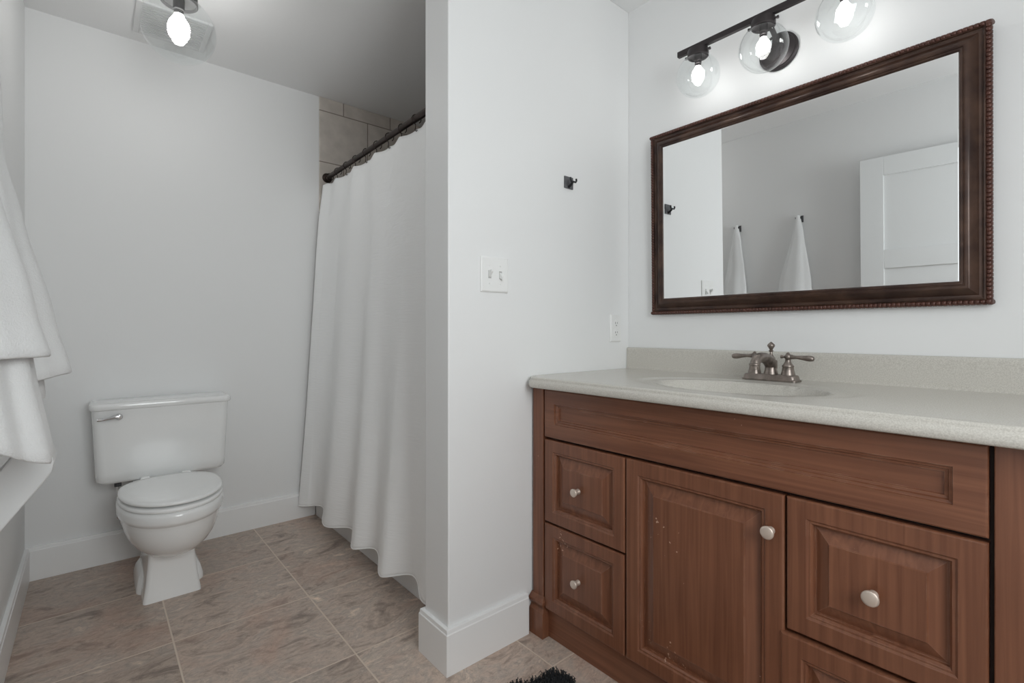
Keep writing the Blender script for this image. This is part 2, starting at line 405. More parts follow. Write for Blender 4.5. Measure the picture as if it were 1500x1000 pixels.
for a, b, c, d in ((WY0, WY0+.05, WZ0, WZ1), (WY1-.05, WY1, WZ0, WZ1), (WY0+.05, WY1-.05, WZ0, WZ0+.05), (WY0+.05, WY1-.05, WZ1-.05, WZ1), (WY0+.05, WY1-.05, (WZ0+WZ1)/2-.02, (WZ0+WZ1)/2+.02)):
    wf.box(XR+.05, XR+.09, a, b, c, d)
obj('added_window_frame', wf, M['trim'], win, bevel=.003)
obj('added_window_sill', MB().box(XR-.03, XR+.05, WY0-.03, WY1+.03, WZ0-.03, WZ0), M['trim'], win, bevel=.004)
obj('added_window_casing', MB().box(XR-.015, XR, WY0-.06, WY0, WZ0-.03, WZ1+.06).box(XR-.015, XR, WY1, WY1+.06, WZ0-.03, WZ1+.06).box(XR-.015, XR, WY0, WY1, WZ1, WZ1+.06), M['trim'], win, bevel=.003)
obj('added_window_pane', MB().box(XR+.068, XR+.072, WY0+.05, WY1-.05, WZ0+.05, (WZ0+WZ1)/2-.02).box(XR+.068, XR+.072, WY0+.05, WY1-.05, (WZ0+WZ1)/2+.02, WZ1-.05), M['globe'], win)
DX0, DX1, DZ = 1.15, 1.91, 2.06
struct('wall_front', MB().box(XL-T, DX0, YF-T, YF, 0, ZC).box(DX1, XR+T, YF-T, YF, 0, ZC).box(DX0, DX1, YF-T, YF, DZ, ZC), M['wall'])
struct('wall_partition', MB().box(-.14, 0, -.925, 0, 0, ZC), M['wall'], bevel=.004)
# tiled walls inside the tub alcove
struct('wall_shower_left', MB().box(XL, XL+.010, -.756, 0, .38, ZC), M['shower'], bevel=.003)
struct('wall_shower_back', MB().box(XL+.010, -.15, -.010, 0, .38, ZC), M['shower'])
struct('wall_shower_right', MB().box(-.15, -.14, -.78, 0, .38, ZC), M['shower'])
# door casing
tc_ = MB()
tc_.box(DX0-.03, DX0, YF-T, YF+.012, 0, DZ+.03).box(DX1, DX1+.07, YF, YF+.018, 0, DZ+.07).box(DX0-.03, DX1, YF, YF+.018, DZ, DZ+.07)
struct('trim_1', tc_, M['trim'], bevel=.003)

BB = [(0,0),(.016,0),(.016,.127),(.0135,.1295),(.0135,.1305),(.0125,.1405),(.011,.142),(0,.142)]
def baseboard(name, path, closed=False):
    """path: wall-line corner points in the floor plan, room on the left-hand side."""
    P = [Vector((p[0], p[1])) for p in path]; secs = []
    def nrm(a, b):
        d = (b-a).normalized(); return Vector((-d.y, d.x))
    for i, p in enumerate(P):
        if i == 0: m = nrm(P[0], P[1])
        elif i == len(P)-1: m = nrm(P[-2], P[-1])
        else:
            n1, n2 = nrm(P[i-1], p), nrm(p, P[i+1]); m = (n1+n2) / (1+n1.dot(n2))
        secs.append([(p.x+m.x*t, p.y+m.y*t, z) for t, z in BB])
    mb = MB().loft(secs)
    return struct(name, mb, M['trim'], bevel=.0012)
baseboard('baseboard_left', [(XL, -.782), (XL, -1.588)])
baseboard('baseboard_left', [(XL, -1.590), (XL, YF)])
baseboard('baseboard_front', [(XL+.017, YF), (DX0-.031, YF)])
baseboard('baseboard_partition', [(0, -.600), (0, -.925), (-.14, -.925), (-.14, -.79)])
baseboard('baseboard_right', [(XR, YF+.001), (XR, -.001)])
baseboard('baseboard_back', [(XR-.017, 0), (1.54, 0)])

# door leaf, swung back towards the entry wall
def door():
    r = bpy.data.objects.new('door_1', None); C.objects.link(r); r['kind'] = 'structure'
    w, h, th = .76, 2.04, .035
    r.location = (DX0-.005, YF+.035, .008); r.rotation_euler = (0, 0, PI - math.radians(6.0))
    # local: x from hinge to free edge; room side is -y local after the turn -> build symmetric
    xs = [0, .115, w-.115, w]; rails = [(0, .22), (.86, .97), (1.39-.01, 1.49), (1.93, h)]
    mb = MB(); y0, y1 = 0, th
    mb.box(0, .115, y0, y1, 0, h).box(w-.115, w, y0, y1, 0, h)
    for a, b in rails: mb.box(.115, w-.115, y0, y1, a, b)
    obj('door_frame', mb, M['door'], r, bevel=.002, local=True)
    for (a, b), (c, d) in zip(rails[:-1], rails[1:]):
        obj('door_panel', MB().box(.112, w-.112, y0+.011, y1-.011, b-.003, c+.003), M['door'], r, local=True)
    for z in (.25, 1.1, 1.8):
        obj('hinge', MB().lathe((-.004, th/2-.012, z), [(.006, 0), (.006, .09)], 10), M['rodmetal'], r, local=True)
    return r
door()

# ------------------------------------------------------------------ vanity cabinet
VX0, VX1, VY, VT = .010, 1.53, -.575, .868
van = thing('bathroom_vanity', 'long reddish brown stained wooden vanity cabinet with raised panels and round knobs', 'cabinet', (.77, -.3, 0))
def ringpanel(x0, x1, z0, z1, yb, rings):
    """rings: list of (inset_left/right, inset_top/bottom, proud distance from yb towards the room)."""
    mb = MB(); secs = []
    secs.append([(x0, yb, z0), (x1, yb, z0), (x1, yb, z1), (x0, yb, z1)])
    for i, j, d in rings:
        secs.append([(x0+i, yb-d, z0+j), (x1-i, yb-d, z0+j), (x1-i, yb-d, z1-j), (x0+i, yb-d, z1-j)])
    mb.loft(secs)
    return mb
FY = -.553            # face of the carcass behind the fronts
TH = .022             # how far the fronts stand proud
def raised(x0, x1, z0, z1, fw=.042, fld=.046, th=TH):
    f = fw
    return ringpanel(x0, x1, z0, z1, FY, [(0, 0, th-.004), (.0015, .0015, th-.001), (.004, .004, th), (f-.004, f-.004, th), (f-.002, f-.002, th-.0015), (f, f, th-.003), (f+.004, f+.004, th-.003), (f+.008, f+.008, th-.008), (f+.009, f+.009, th-.015), (f+.013, f+.013, th-.015),
                                            (f+fld-.004, f+fld-.004, th-.0045), (f+fld-.002, f+fld-.002, th-.002), (f+fld, f+fld, th-.002)])
def flatpanel(x0, x1, z0, z1, fw=.047, th=TH):
    f = fw
    return ringpanel(x0, x1, z0, z1, FY, [(0, 0, th-.004), (.0015, .0015, th-.001), (.004, .004, th), (f, f, th), (f+.001, f+.001, th-.004), (f+.006, f+.006, th-.005), (f+.008, f+.008, th-.009), (f+.013, f+.013, th-.010), (f+.014, f+.014, th-.0145), (f+.016, f+.016, th-.0145)])
cb = MB().box(.070, 1.184, FY, FY+.018, .10, VT-.001).box(.031, VX1-.003, -.018, -.002, .10, .70).box(.031, VX1-.003, FY+.019, -.019, .10, .118)
obj('body', cb, M['gap'], van)
obj('plinth', MB().box(.068, VX1, -.557, -.50, 0, .100), M['woodh'], van, bevel=.002)
obj('side_panel', MB().box(VX0, .030, -.555, -.002, 0, VT), M['wood'], van)
obj('side_panel', MB().box(VX1-.002, VX1+.016, FY, -.002, 0, VT), M['wood'], van)
obj('wide_stile', MB().box(1.184, VX1+.016, VY, FY+.004, .0, VT), M['wood'], van, bevel=.002)
# corner post with moulded foot
post = MB().box(VX0, .061, VY, -.53, .13, VT)
obj('corner_post', post, M['wood'], van, bevel=.0015)
foot = MB()
for i, (z, d) in enumerate([(0, .014), (.075, .014), (.083, .012), (.094, .006), (.100, .006), (.108, .010), (.114, .015), (.122, .016), (.130, .012), (.138, .001)]):
    pass
secs = []
for z, d in [(0, .012), (.080, .012), (.088, .011), (.098, .004), (.102, .004), (.110, .009), (.117, .014), (.126, .014), (.134, .006), (.140, .000)]:
    secs.append([(.003, VY-d, z), (.063+d*.6, VY-d, z), (.063+d*.6, -.52, z), (.003, -.52, z)])
foot.loft(secs)
obj('post_foot', foot, M['wood'], van, bevel=.001)
fp = obj('false_front', flatpanel(.067, 1.177, .698, .862), M['woodh'], van)
def knob(x, z, parent, r=.0150, y=FY-TH):
    mb = MB().lathe((x, y+.004, z), [(.009, 0), (.009, -.006), (.0065, -.010), (.0065, -.016), (.0105, -.0185), (r-.0015, -.0200), (r-.0015, -.0215), (r-.003, -.0225), (r-.003, -.0240), (r, -.0250), (r+.0003, -.0275), (r-.001, -.0292), (r-.0025, -.0298), (r-.006, -.0304), (.004, -.0308), (.0003, -.0309)], 28, 'y')
    return obj('knob', mb, M['nickel'], parent, smooth=True, angle=50)
d1 = obj('drawer', raised(.068, .404, .408, .690), M['wood'], van); knob(.222, .545, d1, .013, FY-TH+.001)
d2 = obj('drawer', raised(.068, .402, .105, .401), M['wood'], van); knob(.222, .252, d2, .013, FY-TH+.001)
dr = obj('cabinet_door', raised(.409, .843, .104, .690, fw=.045, fld=.048), M['wood'], van); knob(.815, .603, dr)
d3 = obj('drawer', raised(.848, 1.177, .392, .690, fw=.044, fld=.042), M['wood'], van); knob(1.010, .533, d3, .0155, FY-TH+.001)
d4 = obj('drawer', raised(.838, 1.177, .104, .384, fw=.046, fld=.042, th=TH+.006), M['wood'], van); knob(1.007, .245, d4, .0155, FY-TH-.004)

# ------------------------------------------------------------------ vanity top with moulded basin
CZ = .905; BC = (.625, -.352); BA, BBn = .235, .150
def countertop():
    mb = MB()
    x0, x1, y0, y1 = .002, VX1+.03, -.607, -.003
    NX, NY = 132, 54
    r = .012
    def height(x, y):
        e = math.hypot((x-BC[0])/BA, (y-BC[1])/BBn)
        # shallow outer dish ring then the bowl
        z = 0.0
        e2 = math.hypot((x-BC[0])/(BA*1.30), (y-BC[1])/(BBn*1.28))
        if e2 < 1: z -= .004*min(1, (1-e2)/.06)
        if e < 1: z -= .135*(1-e**2.6)**.75 if e > 0 else .135
        return z
    vs = []; fs = []
    xs = [x0+(x1-x0)*i/NX for i in range(NX+1)]; ys = [y0+(y1-y0)*j/NY for j in range(NY+1)]
    RC = .070
    for y in ys:
        q = max(0, RC-(y-y0)); sh = RC-math.sqrt(max(0, RC*RC-q*q))
        for x in xs:
            xx = x+sh*(1-(x-x0)/(x1-x0))
            vs.append((xx, y, CZ+height(xx, y)))
    n = NX+1
    for j in range(NY):
        for i in range(NX): fs.append((j*n+i, j*n+i+1, (j+1)*n+i+1, (j+1)*n+i))
    mb.add(vs, fs)
    # front edge: ogee lip extruded in x
    prof = [(y0, CZ), (y0-.004, CZ-.0005), (y0-.0075, CZ-.003), (y0-.0085, CZ-.007), (y0-.0085, CZ-.010), (y0-.013, CZ-.013), (y0-.0155, CZ-.018), (y0-.016, CZ-.026), (y0-.015, CZ-.033), (y0-.012, CZ-.036), (y0+.03, CZ-.036)]
    b = [(x1, y, z) for y, z in prof]; secs = []
    for k in range(13):
        an = PI+PI/2*k/12; ux, uy = math.cos(an), math.sin(an)
        secs.append([(max(.001, x0+RC+(RC+(y0-y))*ux), y0+RC+(RC+(y0-y))*uy, z) for y, z in prof])
    mb.loft(secs+[b], False, True, closed=False)
    mb.add([(x0, y0+RC, CZ), (x0, y1, CZ), (x0, y1, CZ-.036), (x0, y0+RC, CZ-.036)], [(0, 1, 2, 3)])
    mb.add([(x1, y0, CZ), (x1, y1, CZ), (x1, y1, CZ-.036), (x1, y0, CZ-.036)], [(3, 2, 1, 0)])
    return mb
import bmesh
top = obj('countertop', countertop(), M['counter'], None, smooth=True, angle=60)
tag(top, 'beige speckled vanity countertop with moulded oval basin on the brown wooden cabinet', 'countertop')
bs = MB()
prof = [(-.003, CZ-.002), (-.022, CZ-.002), (-.0195, CZ+.006), (-.018, CZ+.075), (-.0175, CZ+.083), (-.015, CZ+.088), (-.011, CZ+.089), (-.003, CZ+.089)]
bs.loft([[(.002, y, z) for y, z in prof], [(VX1+.03, y, z) for y, z in prof]])
obj('backsplash', bs, M['counter'], top, smooth=True, angle=50)
dn = MB().lathe((BC[0], BC[1], CZ-.1385), [(.0001, 0), (.021, 0), (.022, .002), (.019, .0035), (.0001, .0035)], 24)
obj('drain', dn, M['faucet'], top, smooth=True)

# ------------------------------------------------------------------ faucet
fx, fyc = .630, -.112
fa = thing('faucet', 'bronze two handle centerset faucet standing behind the oval basin', 'faucet', (fx, fyc, CZ-.004))
mb = MB()
secs = []
for dx, dy, z, rr in [(.083, .029, 0, .012), (.083, .029, .004, .012), (.079, .0265, .007, .012), (.077, .0255, .016, .012), (.075, .024, .019, .012), (.072, .022, .020, .012)]:
    secs.append(rrect(fx-dx, fx+dx, fyc-dy, fyc+dy, CZ+.0005+z, rr))
mb.loft(secs)
obj('base_plate', mb, M['faucet'], fa, smooth=True, angle=35)
mb = MB().lathe((fx, fyc, CZ+.018), [(.022, 0), (.021, .004), (.0175, .016), (.0165, .028), (.0175, .031), (.0175, .034), (.019, .040), (.018, .047)], 24)
obj('spout_body', mb, M['faucet'], fa, smooth=True, angle=45)
# spout: broad neck falling towards the basin
path = [(fx, fyc+u, CZ+w) for u, w in ((.004, .038), (.001, .050), (-.010, .060), (-.028, .068), (-.050, .074), (-.072, .076), (-.092, .0745), (-.106, .069), (-.114, .060), (-.117, .052))]
rads = [.0175, .0190, .0190, .0175, .0165, .0160, .0155, .0150, .0145, .0145]
mb = MB().tube(path, rads, 18)
obj('spout', mb, M['faucet'], fa, smooth=True, angle=50)
mb = MB().lathe((fx, fyc-.118, CZ+.040), [(.010, 0), (.0125, .001), (.0130, .012), (.0158, .014), (.0158, .018), (.013, .020)], 20)
obj('aerator', mb, M['faucet'], fa, smooth=True, angle=45)
mb = MB().lathe((fx-.004, fyc+.012, CZ+.060), [(.010, 0), (.012, .010), (.007, .018), (.0045, .024), (.0042, .031), (.008, .034), (.0042, .037), (.0065, .042), (.0115, .050), (.0105, .0545), (.005, .060), (.0005, .0635)], 18)
obj('lift_knob', mb, M['faucet'], fa, smooth=True, angle=50)
for s in (-1, 1):
    hx = fx+s*.051
    mb = MB().lathe((hx, fyc, CZ+.018), [(.0205, 0), (.020, .004), (.017, .016), (.0155, .027), (.017, .029), (.017, .031), (.013, .036), (.0085, .044), (.0075, .049), (.008, .051)], 24)
    hb = obj('handle_body', mb, M['faucet'], fa, smooth=True, angle=45)
    zc = CZ+.077
    mb = MB().ball((hx, fyc, zc), .0105, 18, 10).lathe((hx, fyc, zc+.008), [(.005, 0), (.0055, .003), (.002, .006), (.0003, .007)], 14)
    k0 = len(mb.v)
    mb.tube([(hx-s*.008, fyc, zc), (hx-s*.012, fyc, zc), (hx-s*.017, fyc, zc), (hx-s*.021, fyc, zc), (hx-s*.0225, fyc, zc)], [.004, .0035, .0055, .005, .002], 14)
    mb.tube([(hx+s*u, fyc-.002*u/.08, zc+w) for u, w in ((.008, 0), (.016, -.0005), (.024, -.0005), (.040, -.0015), (.055, -.0025), (.064, -.003), (.070, -.0035), (.073, -.0035), (.075, -.0035))], [.0075, .006, .005, .0065, .0088, .0090, .0075, .0055, .001], 16)
    obj('lever', mb, M['faucet'], hb, smooth=True, angle=50)

# ------------------------------------------------------------------ framed mirror (hangs leaning slightly forward)
MX0, MX1, MZ0, MZ1 = .131, 1.133, 1.130, 1.855
mr_ = thing('framed_mirror', 'wide mirror in a dark bronze wooden frame with a beaded edge above the vanity', 'mirror', ((MX0+MX1)/2, -.004, MZ0), (math.radians(.75), 0, 0))
hw, hh = (MX1-MX0)/2, MZ1-MZ0
def sweep_frame(prof):
    secs = []
    for t, d in prof:
        secs.append([(-hw+t, -d, t), (hw-t, -d, t), (hw-t, -d, hh-t), (-hw+t, -d, hh-t)])
    mb = MB(); n = 4; P = len(prof)
    vs = [p for q in secs for p in q]; fs = []
    for i in range(P):
        i2 = (i+1) % P
        for j in range(4): fs.append((i*4+j, i*4+(j+1) % 4, i2*4+(j+1) % 4, i2*4+j))
    return mb.add(vs, fs)
prof = [(.003, 0), (.003, .018), (.010, .020), (.0135, .0235), (.0155, .0245), (.017, .0205), (.021, .0190), (.026, .0200), (.031, .0245), (.036, .0300), (.041, .0345), (.046, .0370), (.050, .0378), (.0535, .0368), (.055, .0345), (.0585, .0350), (.0605, .034), (.062, .032), (.064, .030), (.064, 0)]
obj('frame', sweep_frame(prof), M['frame'], mr_, smooth=True, angle=25, local=True)
bd = MB()
def beads(ax, n, a0, a1, fixed):
    for k in range(n):
        c = a0+(a1-a0)*(k+.5)/n; h = (a1-a0)/n*.49
        secs = []
        for q in (-1, -.6, 0, .6, 1):
            rr = .0078*(1 if abs(q) < .9 else .84)
            ring = []
            for m in range(8):
                a = 2*PI*m/8; u, w = rr*math.cos(a), rr*math.sin(a)
                lean = .0035*math.sin(a)
                if ax == 'x': ring.append((c+q*h+lean, -.0150+w*1.35, fixed+u))
                else: ring.append((fixed+u, -.0150+w*1.35, c+q*h+lean))
            secs.append(ring)
        bd.loft(secs)
beads('x', 92, -hw, hw, .0072); beads('x', 92, -hw, hw, hh-.0072)
beads('z', 66, .006, hh-.006, -hw+.0072); beads('z', 66, .006, hh-.006, hw-.0072)
bead = obj('beading', bd, M['bead'], mr_, smooth=True, angle=80, local=True)
bead['label'] = 'reddish rope beading along the outer edge'
g = MB(); t0 = .060; gy = -.031
sec = [[(-hw+t0, gy+.004, t0), (hw-t0, gy+.004, t0), (hw-t0, gy+.004, hh-t0), (-hw+t0, gy+.004, hh-t0)], [(-hw+t0, gy+.0005, t0), (hw-t0, gy+.0005, t0), (hw-t0, gy+.0005, hh-t0), (-hw+t0, gy+.0005, hh-t0)],
       [(-hw+t0+.005, gy, t0+.005), (hw-t0-.005, gy, t0+.005), (hw-t0-.005, gy, hh-t0-.005), (-hw+t0+.005, gy, hh-t0-.005)]]
g.loft(sec)
obj('mirror_glass', g, M['mirror'], mr_, local=True)

# ------------------------------------------------------------------ vanity light
GY, GZ, GR = -.125, 1.972, .0735
GX = [.388, .612, .836]
vl = thing('vanity_light', 'three globe bronze vanity light bar mounted above the mirror', 'wall light', (GX[1], 0, 2.02))
pl = MB().lathe((GX[1], 0, 2.005), [(.062, -.0005), (.062, -.008), (.058, -.011), (.056, -.0115), (.054, -.016), (.048, -.0175), (.0001, -.018)], 40, 'y')
obj('wall_plate', pl, M['fixture'], vl, smooth=True, angle=30)
ar = MB().tube([(GX[1], -.015, 2.035), (GX[1], -.06, 2.06), (GX[1], -.10, 2.076), (GX[1], GY, 2.080)], .008, 12)
obj('arm', ar, M['fixture'], vl, smooth=True)
bar = MB().box(GX[0]-.078, GX[2]+.078, GY-.008, GY+.008, 2.066, 2.086)
obj('bar', bar, M['fixture'], vl, bevel=.002)
def bulb_prof(r, L_):
    # pear: neck at top, round bottom, measured downwards from the cap
    return [(r*.42, 0), (r*.46, -L_*.08), (r*.66, -L_*.22), (r*.90, -L_*.38), (r, -L_*.56), (r*.95, -L_*.74), (r*.74, -L_*.89), (r*.38, -L_*.975), (.0005, -L_)]
for i, x in enumerate(GX):
    cap = MB().lathe((x, GY, 2.066), [(.020, 0), (.034, -.002), (.036, -.006), (.036, -.026), (.034, -.028), (.0335, -.020), (.010, -.019), (.0001, -.019)], 32)
    h = obj('lamp_holder', cap, M['fixture'], vl, smooth=True, angle=35)
    sk = MB().lathe((x, GY, 2.048), [(.0135, 0), (.0135, -.024), (.0115, -.026), (.0115, -.034), (.0100, -.035), (.0100, -.043), (.0001, -.0435)], 20)
    obj('socket', sk, M['fixture'], h, smooth=True, angle=35)
    for s in (-1, 1):
        ps = MB().lathe((x+s*.036, GY-.002, 2.050), [(.0035, 0), (.0035, s*.006), (.005, s*.0065), (.005, s*.011), (.0001, s*.0115)], 12, 'x')
        obj('thumb_screw', ps, M['fixture'], h, smooth=True)
    prof = []
    for k in range(27):
        a = PI-math.asin(.031/GR) - (PI-math.asin(.031/GR))*k/26
        prof.append((max(.0004, GR*math.sin(a)), -GR*math.cos(a)))
    top_z = prof[0][1]
    prof = [(.031, top_z+.012)] + prof
    gl = MB().lathe((x, GY, GZ), prof, 48, caps=False)
    go = obj('glass_globe', gl, M['globe'], vl, smooth=True, angle=80)
    bu = MB().lathe((x, GY, 2.006), bulb_prof(.0215, .050), 24)
    obj('bulb', bu, M['bulbV'], vl, smooth=True, angle=80)

# ------------------------------------------------------------------ ceiling light
CX, CY, CGZ, CR = -.945, -1.517, 2.205, .122
cl = thing('ceiling_light', 'clear glass globe ceiling light with one lit bulb above the toilet', 'ceiling light', (CX, CY, ZC))
obj('canopy', MB().lathe((CX, CY, ZC), [(.066, 0), (.066, -.012), (.060, -.020), (.030, -.026), (.016, -.040), (.014, -.092), (.0001, -.092)], 36), M['fixture'], cl, smooth=True, angle=35)
cap = MB().lathe((CX, CY, 2.350), [(.014, 0), (.050, -.004), (.060, -.012), (.062, -.045), (.059, -.048), (.057, -.035), (.012, -.033), (.0001, -.033)], 36)
h = obj('lamp_holder', cap, M['capmetal'], cl, smooth=True, angle=35)
obj('socket', MB().lathe((CX, CY, 2.320), [(.019, 0), (.019, -.042), (.016, -.046), (.016, -.060), (.0001, -.060)], 20), M['capmetal'], h, smooth=True, angle=35)
for k in range(3):
    a = 2*PI*k/3+.3
    obj('thumb_screw', MB().tube([(CX+math.cos(a)*q, CY+math.sin(a)*q, 2.325) for q in (.060, .070, .071, .078)], [.003, .003, .006, .006], 10), M['capmetal'], h, smooth=True)
prof = []
a0 = PI-math.asin(.055/CR)
for k in range(33):
    a = a0-a0*k/32; prof.append((max(.0004, CR*math.sin(a)), -CR*math.cos(a)))
prof = [(.055, prof[0][1]+.02)] + prof
obj('glass_globe', MB().lathe((CX, CY, CGZ), prof, 64, caps=False), M['globe'], cl, smooth=True, angle=80)
obj('bulb', MB().lathe((CX, CY, 2.262), bulb_prof(.036, .088), 28), M['bulbC'], cl, smooth=True, angle=80)

# ceiling exhaust grille
vt = thing('exhaust_vent', 'white square slatted exhaust grille in the ceiling behind the globe light', 'vent', (-1.39, -1.49, ZC))
x0, x1, y0, y1 = -1.535, -1.255, -1.628, -1.352
fr = MB().box(x0, x1, y0, y0+.022, ZC-.012, ZC).box(x0, x1, y1-.022, y1, ZC-.012, ZC).box(x0, x0+.022, y0+.022, y1-.022, ZC-.012, ZC).box(x1-.022, x1, y0+.022, y1-.022, ZC-.012, ZC)
obj('vent_frame', fr, M['vent'], vt, bevel=.003)
sl = MB()
for k in range(15):
    a = x0+.026+k*(x1-x0-.052)/14.6; sl.box(a, a+.009, y0+.022, y1-.022, ZC-.010, ZC-.003)
obj('slats', sl, M['vent'], vt)

# ------------------------------------------------------------------ wall plates and hook on the partition
def cover(x, y0, y1, z0, z1, th=.006):
    secs = []
    for d, i in ((0, 0), (th*.5, 0), (th, .004)):
        r = .003
        q = rrect(y0+i, y1-i, z0+i, z1-i, 0, r, 3)
        secs.append([(x+d, p[0], p[1]) for p in q])
    return MB().loft(secs)
sw = thing('light_switch', 'white double toggle light switch plate on the partition wall', 'light switch', (0, -.743, 1.25))
obj('cover_plate', cover(.0005, -.802, -.686, 1.192, 1.309), M['plate'], sw, smooth=True, angle=30)
for y, s in ((-.767, 1), (-.721, -1)):
    tb = MB()
    secs = []
    for u, hh_ in ((0, .010), (.010, .006), (.0165, .0045)):
        zc = 1.2505+s*u*.75
        secs.append([(.005+u, y-.0045+u*.05, zc-hh_), (.005+u, y+.0045-u*.05, zc-hh_), (.005+u, y+.0045-u*.05, zc+hh_), (.005+u, y-.0045+u*.05, zc+hh_)])
    tb.loft(secs)
    t_ = obj('toggle', tb, M['plate'], sw, bevel=.0008)
    for z in (1.2505+.030, 1.2505-.030):
        obj('screw', MB().lathe((.0065, y, z), [(.003, 0), (.0028, .001), (.0001, .0013)], 12, 'x'), M['plate'], sw)
    obj('toggle_slot', MB().box(.0062, .0069, y-.006, y+.006, 1.2505-.013, 1.2505+.013), M['slotgrey'], sw)
ou = thing('power_outlet', 'white duplex power outlet on the partition wall just above the countertop', 'outlet', (0, -.097, 1.076))
obj('cover_plate', cover(.0005, -.132, -.063, 1.019, 1.133), M['plate'], ou, smooth=True, angle=30)
for z in (1.076+.0195, 1.076-.0195):
    q = MB().lathe((.006, -.0975, z), [(.0165, 0), (.0165, .0015), (.0155, .002), (.0001, .002)], 24, 'x')
    so = obj('socket_face', q, M['plate'], ou, smooth=True, angle=30)
    obj('slots', MB().box(.0078, .0084, -.1045, -.1025, z-.002, z+.006).box(.0078, .0084, -.0925, -.0905, z-.001, z+.0055).lathe((.0078, -.0975, z-.0085), [(.0025, 0), (.0025, .0006)], 10, 'x'), M['slot'], so)
obj('screw', MB().lathe((.0062, -.0975, 1.076), [(.003, 0), (.0028, .001), (.0001, .0013)], 12, 'x'), M['plate'], ou)

def robe_hook(name, label, loc, rot, group, mat=None, both=True):
    """local: back on y=0, sticks out along -y."""
    r = thing(name, label, 'hook', loc, rot, group)
    obj('back_plate', MB().box(-.0235, .0235, -.005, 0, -.0225, .0225), M['graymetal'], r, bevel=.001, local=True)
    a = MB().tube([(0, -.004, -.016), (0, -.011, -.013), (0, -.019, -.007), (0, -.025, -.001)], [.0055, .005, .0045, .0045], 12)
    obj('arm', a, M['blackmetal'], r, smooth=True, local=True)
    c = MB().tube([(-.016, -.027, .012), (-.016, -.028, .004), (-.013, -.027, -.001), (0, -.026, -.001), (.013, -.027, -.001), (.016, -.028, .004), (.016, -.027, .012)], .0036, 10)
    obj('prong_bar', c, M['blackmetal'], r, smooth=True, local=True)
    return r
robe_hook('robe_hook', 'small empty black double robe hook on the partition wall beside the mirror', (0, -.383, 1.629), (0, 0, PI/2), None)

# ------------------------------------------------------------------ towels on hooks on the entry wall (seen direct and in the mirror)
H1X, H2X, HZ = -.405, .015, 1.775
robe_hook('robe_hook', 'black robe hook holding the towel nearer the toilet', (H1X, YF, HZ), (0, 0, PI), 'towel hooks on the entry wall')
robe_hook('robe_hook', 'black robe hook holding the towel nearer the door', (H2X, YF, HZ), (0, 0, PI), 'towel hooks on the entry wall')
def interp(tab, z):
    tab = sorted(tab)
    if z <= tab[0][0]: return tab[0][1:]
    for a, b in zip(tab[:-1], tab[1:]):
        if z <= b[0]:
            t = (z-a[0])/(b[0]-a[0]); t = t*t*(3-2*t)*.35+t*.65
            return [a[k]+(b[k]-a[k])*t for k in range(1, len(a))]
    return tab[-1][1:]
def drape(xc, tab, ztop, zbot_fn, nf, ph, amp, M_=72, K=46, seed=0.0, back=YF+.006):
    """tab rows: (z, x_min, x_max, y_front). Closed lobed sections hanging from a point; bottom open with inward hem."""
    mb = MB(); secs = []
    for k in range(K+1):
        f = k/K; sec = []
        for m in range(M_):
            a = 2*PI*m/M_; zb = zbot_fn(math.sin(a))
            z = ztop+(zb-ztop)*f
            xa, xb, yf = interp(tab, z)
            cx, hx = (xa+xb)/2, (xb-xa)/2
            cy, hy = (yf+back)/2, (yf-back)/2
            drop = max(0, min(1, (ztop-z)/.25))
            lob = 1-amp*drop*(.5+.5*math.cos(nf*a+ph+.5*math.sin(3*z+seed)))
            lob *= 1+.05*drop*noise.noise(Vector((math.cos(a)*1.4+seed, math.sin(a)*1.4, z*2.6)))
            ca, sa = math.cos(a), math.sin(a)
            sa_ = math.copysign(abs(sa)**.85, sa)
            y = max(back, cy+hy*sa_*lob)
            sec.append((cx+hx*ca*lob, y, z))
        secs.append(sec)
    # hem: thick rolled edge turning inwards
    last = secs[-1]; c = Vector((sum(p[0] for p in last)/M_, sum(p[1] for p in last)/M_, 0))
    for ins, dz in ((.97, -.004), (.93, -.003), (.90, .004), (.86, .03), (.6, .10)):
        secs.append([(c.x+(p[0]-c.x)*ins, c.y+(p[1]-c.y)*ins, p[2]+dz) for p in last])
    return mb.loft(secs, True, True)
def towel(x, label, tabA, zA, tabB, zB, seed):
    r = thing('bath_towel', label, 'towel', (x, YF, HZ), (0, 0, 0), 'white towels on the entry wall')
    obj('towel_body', drape(x, tabA, HZ+.018, zA, 7, seed, .16, seed=seed), M['towel'], r, smooth=True, angle=80)
    obj('towel_fold', drape(x, tabB, HZ+.022, zB, 5, seed+1.3, .12, seed=seed+5), M['towel'], r, smooth=True, angle=80)
    return r
Y = YF
towel(H1X, 'white terry towel hanging on the hook nearer the toilet, behind the other towel',
      [(1.79, H1X-.012, H1X+.012, -1.943), (1.70, H1X-.030, H1X+.030, -1.938), (1.48, H1X-.070, H1X+.055, -1.925), (1.34, H1X-.095, H1X+.075, -1.905), (1.10, H1X-.12, H1X+.10, -1.865), (.80, H1X-.13, H1X+.11, -1.845)],
      lambda s: .900,
      [(1.79, H1X-.010, H1X+.012, -1.938), (1.70, H1X-.026, H1X+.030, -1.934), (1.48, H1X-.050, H1X+.060, -1.926), (1.34, H1X-.065, H1X+.080, -1.895), (1.10, H1X-.08, H1X+.10, -1.838), (.94, H1X-.09, H1X+.11, -1.800)],
      lambda s: .945+.015*s, .4)
